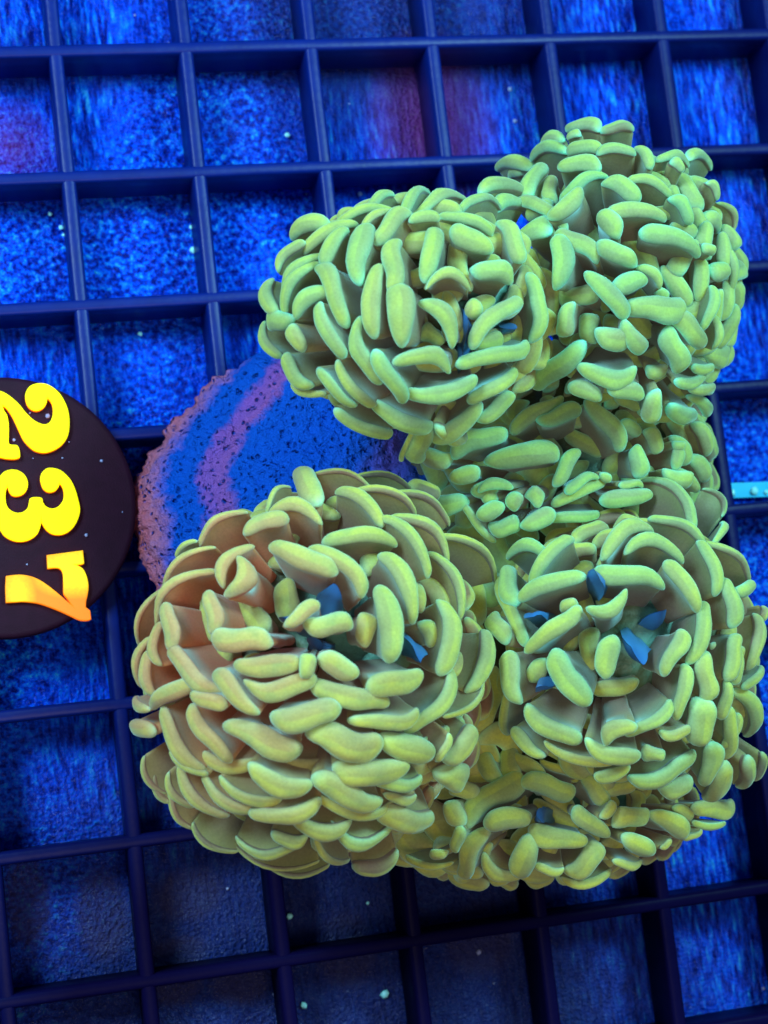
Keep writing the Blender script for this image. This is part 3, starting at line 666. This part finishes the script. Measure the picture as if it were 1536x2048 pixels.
def tentacle_geo(base, P1, P2, W, bend, seed, twist=True):
    """stalk fans out from the polyp into a rounded, hammer-shaped head"""
    rnd = random.Random(seed)
    base, P1, P2 = Vector(base), Vector(P1), Vector(P2)
    Mid = (P1 + P2) / 2; u = (P2 - P1); W = min(W * 1.07, max(W, .58 * u.length)); L = max(u.length * 1.08, W * 1.04); u.normalize()
    outd = (Mid - base)
    wv = (outd - u * outd.dot(u)); wv = wv.normalized() if wv.length > .15 else (CAMUP - u * CAMUP.dot(u)).normalized()
    # heads near the middle of a polyp stand up towards the light, never lie flat
    wv = (wv + .35 * CAMUP).normalized(); wv = (wv - u * wv.dot(u)).normalized()
    vv = wv.cross(u)
    view = (CAM - Mid).normalized()
    # image-plane sense of the bend
    right, down = Vector((R3[0][0], R3[1][0], R3[2][0])), -Vector((R3[0][1], R3[1][1], R3[2][1]))
    nimg = down * u.dot(right) - right * u.dot(down)
    sgn = 1 if vv.dot(nimg) >= 0 else -1
    fore = max(.45, abs(vv.dot(nimg.normalized())) if nimg.length > 0 else 1)
    bend = max(-.6 * L, min(.6 * L, sgn * bend / fore))
    c = max(.01, L / 2 - W / 2); r0 = W / 2
    dist = outd.length; start = base + outd * .22
    H = r0 * .74; DR = .07 + .05 * max(0, min(2.2, L / W - 2.8))
    asym = rnd.uniform(-.26, .26); ph = rnd.uniform(0, 50); lump = .15 * W; sway = rnd.uniform(-.22, .22) * W
    vs, hs, es = [], [], []
    rings = []
    NS = 9
    for i in range(NS):
        t = i / (NS - 1); q = t * t * (3 - 2 * t)
        rings.append(('s', t, (.16 + .76 * t ** 1.2) * c + .03, r0 * (.42 + .26 * t ** 2.0)))
    for a in (-40, -26, -12, 2, 18, 34, 50, 64, 76, 84, 88.5):
        s, co = math.sin(math.radians(a)), math.cos(math.radians(a))
        cc = c * (1 + .0 * a) if a >= 0 else c * (1 - .06 * (a / 40) ** 2)
        rings.append(('h', s, cc, r0 * co ** .8))
    ob = outd.normalized(); iv = -ob.dot(vv); inn = math.copysign(min(1, max(.35, abs(iv) * 2.2)), iv)
    neck = Mid - wv * (H * 1.25)
    for typ, t, cc, rr in rings:
        sec = stadium(cc, max(rr, .004))
        for k_, (x, y) in enumerate(sec):
            un = x / (L / 2)
            y *= (1 + asym * un) * (1.06 - .36 * un * un); yr = y / max(rr, .02)
            if typ == 's':
                ctr = start.lerp(neck, t) - wv * ((r0 * .25 + L * DR) * un * un * t); bf = t * t * .85; hv = .62 * t; ed = 0
            else:
                ctr = Mid + wv * (H * t - H * .4); bf = 1; hv = .62 + .38 * min(1, (t + .85) / .9)
                ed = min(1, max(0, 1 - t)); hv -= .70 * max(0, inn * yr + .14) * (1 - .15 * t)
                # ends droop a little so the head is domed along its length
                ctr = ctr - wv * ((r0 * .25 + L * DR) * un * un)
            off = (bend * ((1 - un * un) - .45) + sway * math.sin(un * 2.8)) * bf
            p = ctr + u * x + vv * (y + off)
            nz = noise.noise_vector(p * 3.1 + Vector((ph, 0, 0))) * (lump * (1 if typ == 'h' else .9)) + noise.noise_vector(p * 8 + Vector((0, ph, 0))) * lump * .22
            if typ == 's': nz *= min(1, .2 + t)
            vs.append(p + nz - ORG); hs.append(hv); es.append(ed)
    n = len(stadium(1, 1)); fs = []
    for i in range(len(rings) - 1):
        for j in range(n):
            a, b_ = i * n + j, i * n + (j + 1) % n; fs.append((a, b_, b_ + n, a + n))
    k_ = (len(rings) - 1) * n
    pr = [(4, 4)] + [(4 - i, 4 + i) for i in range(1, 5)] + [(31 - i, 9 + i) for i in range(7)] + [(24 - i, 16 + i) for i in range(4)] + [(20, 20)]
    for (a, b_), (c1, d1) in zip(pr, pr[1:]):
        q = [k_ + a, k_ + c1, k_ + d1, k_ + b_]; q = list(dict.fromkeys(q))
        fs.append(tuple(reversed(q)))
    fs.append(tuple(reversed(range(n))))
    return vs, fs, hs, es
def fold_geo(base, P1, P2, w_, seed):
    """thin pleated flap of tissue rising from the mouth"""
    base, P1, P2 = Vector(base), Vector(P1), Vector(P2)
    P1, P2 = P1 + (P1 - P2) * .1, P2 + (P2 - P1) * .1; NA, NB = 14, 14; vs, hs, es = [], [], []
    nrm = (P1 - base).cross(P2 - base).normalized()
    if nrm.dot(CAMUP) < 0: nrm = -nrm
    for side in (1, -1):
        for i in range(NA + 1):
            s = i / NA
            for j in range(NB + 1):
                t = j / NB
                edge = P1.lerp(P2, s) + (P1.lerp(P2, .5) - base) * .12 * math.sin(s * math.pi)
                p = base.lerp(edge, t * (.62 + .38 * math.sin(math.pi * (.12 + .76 * s))))
                rim_ = (1 - abs(2 * s - 1) ** 4) * (1 - t ** 5)
                p = p + nrm * (.04 * math.sin(s * 6 + seed) * t + side * (.085 * rim_ + .002)) + noise.noise_vector(p * 4) * .05 * t
                vs.append(p - ORG); hs.append(t); es.append(abs(2 * s - 1) ** 2)
    fs = []; off = (NA + 1) * (NB + 1)
    for i in range(NA):
        for j in range(NB):
            a = i * (NB + 1) + j
            fs.append((a, a + NB + 1, a + NB + 2, a + 1)); fs.append((off + a, off + a + 1, off + a + NB + 2, off + a + NB + 1))
    return vs, fs, hs, es
CAMUP = Vector((R3[0][2], R3[1][2], R3[2][2]))

# one fleshy polyp body per head of the colony, its tentacles under it
polyps = []
for li, (c, r) in enumerate(LOBE):
    vs, fs, ce = [], [], []
    NU, NV = 40, 22
    for j in range(NV + 1):
        th = math.pi * j / NV
        for i in range(NU):
            ph = 2 * math.pi * i / NU
            d = Vector((math.sin(th) * math.cos(ph), math.sin(th) * math.sin(ph), math.cos(th)))
            k_ = .78 * (1 + .16 * noise.noise(d * 2.2 + Vector((li * 7, 0, 0))) + .05 * noise.noise(d * 7))
            p = Vector((c[0] + d.x * r[0] * k_, c[1] + d.y * r[1] * k_, c[2] + d.z * r[2] * k_ * (1 if d.z > 0 else 1.3)))
            p.z = max(p.z, .02 + .01 * li)
            vs.append(p - ORG); q = (p - Vector(BASE[li])); q.z *= .3
            ce.append(max(0, 1 - q.length / (.75 * r[0])) if d.z > 0 else 0)
    for j in range(NV):
        for i in range(NU):
            a, b_ = j * NU + i, j * NU + (i + 1) % NU; fs.append((a, a + NU, b_ + NU, b_))
    o = mesh_obj("polyp", vs, fs, M_DISC, coral, attrs={"centre": ce}); polyps.append(o)

def paint(o, li, x, y):
    warm = 0.16 + (.95 * max(0, min(1, (2.4 - x) / 1.9)) * max(0, min(1, (y + 9.2) / 2)) if li == 2 else 0) + random.uniform(-.1, .12)
    cool = {0: .62, 1: .85, 2: .22, 3: .48, 4: .2, 5: .95}[li] + random.uniform(-.22, .22)
    if li == 3: cool += .15 * (y + 7.5) - .0
    o.color = (max(0, min(1, warm)), max(0, min(1, cool)), 0, 1)
area = sorted(range(len(TENT)), key=lambda i: -((Vector(TENT[i][1:4]) - Vector(TENT[i][4:7])).length * TENT[i][7]))
keep = set(area[:294]); rest = {i: [] for i in range(6)}
for n, t in enumerate(TENT):
    li = t[0]
    g = tentacle_geo(BASE[li], t[1:4], t[4:7], t[7], t[8], n)
    if n in keep:
        o = mesh_obj("tentacle", g[0], g[1], M_CORAL, polyps[li], attrs={"height": g[2], "edge": g[3]})
        paint(o, li, (t[1] + t[4]) / 2, (t[2] + t[5]) / 2)
    else: rest[li].append(g)
# small crowded tentacles deeper down between the large ones, too many to pick apart
for li, (c, r) in enumerate(LOBE):
    rnd = random.Random(100 + li)
    k_ = 0
    NF = (90, 110, 120, 100, 70, 90)[li]
    for q in range(NF):
        el = math.acos(1 - 1.05 * (q + .5) / NF); az = q * 2.39996
        d = Vector((math.sin(el) * math.cos(az), math.sin(el) * math.sin(az), math.cos(el)))
        sc_ = rnd.uniform(.90, .99)
        m = Vector((c[0] + d.x * r[0] * sc_, c[1] + d.y * r[1] * sc_, c[2] + d.z * r[2] * sc_))
        tang = d.cross(Vector((rnd.uniform(-.7, .7), rnd.uniform(-.7, .7), 1))).normalized()
        if tang.length < .5: tang = Vector((1, 0, 0))
        L = rnd.uniform(.28, .52)
        if el < .5 and li in (2, 3): continue
        rest[li].append(tentacle_geo(BASE[li], m - tang * L / 2, m + tang * L / 2, rnd.uniform(.15, .22), rnd.uniform(-.06, .06), 900 + q))
for li, c, r, NF in ((4, (3.45, -7.9, 1.15), (.75, 1.9, .9), 45), (5, (4.15, -5.45, 1.15), (.8, .8, .9), 26), (4, (3.6, -9.1, 1.0), (1.2, .6, .7), 30), (5, (3.9, -6.4, .9), (.9, .8, .9), 28)):
    rnd = random.Random(int(c[0] * 100 + NF))
    for q in range(NF):
        el = math.acos(1 - 1.1 * (q + .5) / NF); az = q * 2.39996
        d = Vector((math.sin(el) * math.cos(az), math.sin(el) * math.sin(az), math.cos(el))); s_ = rnd.uniform(.85, 1)
        m = Vector((c[0] + d.x * r[0] * s_, c[1] + d.y * r[1] * s_, c[2] + d.z * r[2] * s_))
        tang = d.cross(Vector((rnd.uniform(-1, 1), rnd.uniform(-1, 1), .8))).normalized(); L = rnd.uniform(.4, .75)
        rest[li].append(tentacle_geo((c[0], c[1], c[2] - .4), m - tang * L / 2, m + tang * L / 2, rnd.uniform(.24, .34), rnd.uniform(-.14, .14), 1900 + q))
for li in range(6):
    V, F, Hh, E = [], [], [], []
    for g in rest[li]:
        o_ = len(V); V += g[0]; F += [tuple(a + o_ for a in q) for q in g[1]]; Hh += g[2]; E += g[3]
    o = mesh_obj("small_tentacles", V, F, M_CORAL, polyps[li], attrs={"height": Hh, "edge": E}); tag(o, kind="stuff")
    paint(o, li, LOBE[li][0][0], LOBE[li][0][1])
# blue folds of the oral discs
FOLDS = [(2, (1.68, -7.09, 2.6), (1.55, -6.73, 4.0), (1.81, -6.88, 4.0), 0.2), (2, (1.85, -7.4, 2.6), (1.35, -7.21, 3.9), (1.63, -7.21, 3.9), 0.25), (2, (2.44, -7.18, 2.8), (2.32, -7.33, 3.9), (2.52, -7.49, 3.9), 0.16), (2, (2.02, -7.33, 2.8), (1.33, -6.92, 3.8), (1.18, -7.02, 3.8), 0.2), (3, (4.75, -7.12, 2.2), (4.32, -6.75, 3.6), (4.38, -7.05, 3.6), 0.2), (3, (5.01, -7.25, 2.2), (4.54, -7.55, 3.6), (4.83, -7.73, 3.6), 0.2), (3, (4.58, -7.67, 2.0), (3.59, -7.92, 3.4), (3.86, -7.8, 3.4), 0.2), (3, (4.52, -7.29, 2.0), (3.65, -7.1, 3.4), (3.81, -7.24, 3.4), 0.16), (3, (5.04, -7.56, 2.0), (4.86, -7.33, 3.4), (5.14, -7.23, 3.4), 0.3), (0, (3.4, -4.58, 3.2), (3.23, -4.12, 4.0), (3.16, -4.84, 4.0), 0.1), (0, (3.68, -4.24, 3.0), (3.64, -4.41, 3.9), (3.76, -4.51, 3.9), 0.12), (4, (4.53, -9.31, 1.0), (3.81, -9.02, 2.45), (3.89, -9.23, 2.45), 0.15)]
for n, (li, b_, p1, p2, w_) in enumerate(FOLDS):
    g = fold_geo(b_, p1, p2, w_, 700 + n)
    mesh_obj("oral_fold", g[0], g[1], M_FOLD, polyps[li], attrs={"height": g[2], "edge": g[3]})

vs, fs, ce = [], [], []
for c, r in (((3.5, -7.9, .4), (1.1, 1.9, 1.5)), ((4.4, -5.7, .3), (1.4, 1.5, 1.3)), ((4.3, -8.6, .3), (2.0, 1.0, 1.1))):
    o_ = len(vs)
    for j in range(19):
        th = math.pi * j / 18
        for i in range(36):
            ph = 2 * math.pi * i / 36
            d = Vector((math.sin(th) * math.cos(ph), math.sin(th) * math.sin(ph), math.cos(th)))
            k_ = 1 + .15 * noise.noise(d * 2.4 + Vector(c)) + .05 * noise.noise(d * 8)
            vs.append(Vector((c[0] + d.x * r[0] * k_, c[1] + d.y * r[1] * k_, max(.015, c[2] + d.z * r[2] * k_))) - ORG); ce.append(.1)
    for j in range(18):
        for i in range(36):
            a, b_ = o_ + j * 36 + i, o_ + j * 36 + (i + 1) % 36; fs.append((a, a + 36, b_ + 36, b_))
mesh_obj("colony_base", vs, fs, M_DISC, coral, attrs={"centre": ce})

# ---------------- bare skeleton behind the heads ----------------
RIM = [(2.5, -3.3), (2.16, -3.61), (1.80, -3.79), (1.38, -3.99), (1.01, -4.31), (.63, -4.71), (.37, -5.08), (.29, -5.46), (.34, -5.86), (.45, -6.26), (.6, -6.6), (.9, -7.2)]
AP = Vector((3.9, -5.7, 2.0))
NS, NTT = 220, 150
def rim(s):
    x = s * (len(RIM) - 1); i = min(int(x), len(RIM) - 2); t = x - i
    p = [Vector(RIM[max(0, min(len(RIM) - 1, i + d))]) for d in (-1, 0, 1, 2)]
    return .5 * ((2 * p[1]) + (p[2] - p[0]) * t + (2 * p[0] - 5 * p[1] + 4 * p[2] - p[3]) * t * t + (3 * p[1] - p[0] - 3 * p[2] + p[3]) * t ** 3)
vs, fs, bd = [], [], []
for i in range(NS + 1):
    s = i / NS; rp = rim(s)
    for j in range(NTT + 1):
        t = .86 * j / NTT
        edge = math.exp(-t * 14)
        p = Vector((rp.x, rp.y, 0)).lerp(Vector((AP.x, AP.y, 0)), t)
        z = .30 + 1.15 * math.sin(min(1, t * 1.7) * 1.5708) * (1 - max(0, t - .55) * 1.2) + .13 * math.sin(s * 9 + t * 5)
        dr = (Vector((rp.x, rp.y, 0)) - Vector((AP.x, AP.y, 0))).normalized()
        q = Vector((p.x, p.y, t * .6))
        z += .10 * noise.noise(q * 2.0) + .06 * noise.noise(q * 5) + .045 * noise.noise(q * 11) + .02 * noise.noise(q * 24)
        p += dr * edge * (.07 * noise.noise(q * 5) + .05 * noise.noise(q * 14))
        z -= .16 * edge * edge
        vs.append(Vector((p.x, p.y, z)) - ORG); bd.append(max(0, min(1, t + (.16 * max(0, 1 - s * 2.2)) + .02 * math.sin(s * 17))))
na = len(vs)
for i in range(NS + 1):
    s = i / NS; rp = rim(s)
    for j in range(2):
        p = Vector((rp.x, rp.y, .012)).lerp(Vector((AP.x, AP.y, .012)), .04 if j == 0 else .5)
        vs.append(p - ORG); bd.append(.05)
for i in range(NS):
    for j in range(NTT):
        a = i * (NTT + 1) + j; fs.append((a, a + NTT + 1, a + NTT + 2, a + 1))
    a, b_ = i * (NTT + 1), (i + 1) * (NTT + 1); c_ = na + i * 2
    fs.append((a, c_, c_ + 2, b_)); fs.append((c_, c_ + 1, c_ + 3, c_ + 2))
mesh_obj("skeleton", vs, fs, M_ROCK, coral, attrs={"band": bd})

STRIP = [(7.72, -5.59, -0.7), (7.69, -5.78, -0.7), (9.08, -5.85, -0.7), (9.11, -5.66, -0.7)]  # strip added to stand for a bright lamp reflection
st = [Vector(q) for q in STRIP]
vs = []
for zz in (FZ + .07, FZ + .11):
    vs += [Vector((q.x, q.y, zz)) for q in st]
o = mesh_obj("reflection_strip", vs, [(0, 3, 2, 1), (4, 5, 6, 7), (0, 1, 5, 4), (1, 2, 6, 5), (2, 3, 7, 6), (3, 0, 4, 7)], mat_plain("cyan_reflection", (.04, .62, 1.0), .15, var=.4), smooth=False)
tag(o, "narrow bright cyan strip added for a lamp reflection on the tank bottom at the right edge", "strip")
TAGGRIT = [(-0.218, -5.644, 0.345, 0.021), (-0.511, -4.301, 0.345, 0.03), (-0.695, -4.253, 0.345, 0.010799999999999999), (-0.307, -4.606, 0.345, 0.009), (-0.394, -4.777, 0.345, 0.010799999999999999), (-0.709, -4.757, 0.345, 0.0072), (-0.893, -4.538, 0.345, 0.018), (-0.88, -5.905, 0.345, 0.010799999999999999), (0.023, -4.844, 0.345, 0.018), (0.195, -5.427, 0.345, 0.0084)]
GLINT = [(7.875, -5.721, -0.66, 0.05), (8.168, -5.727, -0.66, 0.065), (8.335, -5.754, -0.66, 0.04), (7.95, -6.032, -0.66, 0.03), (1.449, -2.229, -0.72, 0.05), (1.447, -1.952, -0.72, 0.03), (-0.086, -1.876, -0.72, 0.03), (-0.065, -1.967, -0.72, 0.02), (0.707, -3.207, -0.72, 0.03), (-0.197, -1.707, -0.72, 0.025), (2.739, -0.854, -0.72, 0.035), (2.733, -11.138, -0.72, 0.05), (2.649, -10.089, -0.72, 0.02), (1.73, -10.114, -0.72, 0.035), (1.78, -11.118, -0.72, 0.04)]  # small bright lumps added in place of lamp glints
# ---------------- grit, specks and added glints ----------------
def grit(name, spots, label, cat):
    V, F = [], []
    for n, (x, y, z, r) in enumerate(spots):
        o_ = len(V)
        for j in range(5):
            th = math.pi * j / 4
            for i in range(6):
                ph = math.pi * i / 3
                d = Vector((math.sin(th) * math.cos(ph), math.sin(th) * math.sin(ph), math.cos(th) * .6))
                V.append(Vector((x, y, z)) + d * r * (1 + .5 * noise.noise(d * 1.7 + Vector((n * 3.3, 0, 0)))))
        for j in range(4):
            for i in range(6):
                a, b_ = o_ + j * 6 + i, o_ + j * 6 + (i + 1) % 6; F.append((a, a + 6, b_ + 6, b_))
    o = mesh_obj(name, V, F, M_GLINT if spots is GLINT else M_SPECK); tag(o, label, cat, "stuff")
rnd = random.Random(3)
grit("grit", TAGGRIT, "pale specks of grit lying on the purple number disc", "grit")
grit("grit", GLINT, "bright cyan white lumps added as lamp glints by the lattice bars", "grit")
grit("grit", [(rnd.uniform(-4, 12), rnd.uniform(-16, 4), FZ + .02, rnd.choice([.012, .015, .02, .03])) for _ in range(110)], "pale grit scattered over the tank bottom under the lattice", "grit")
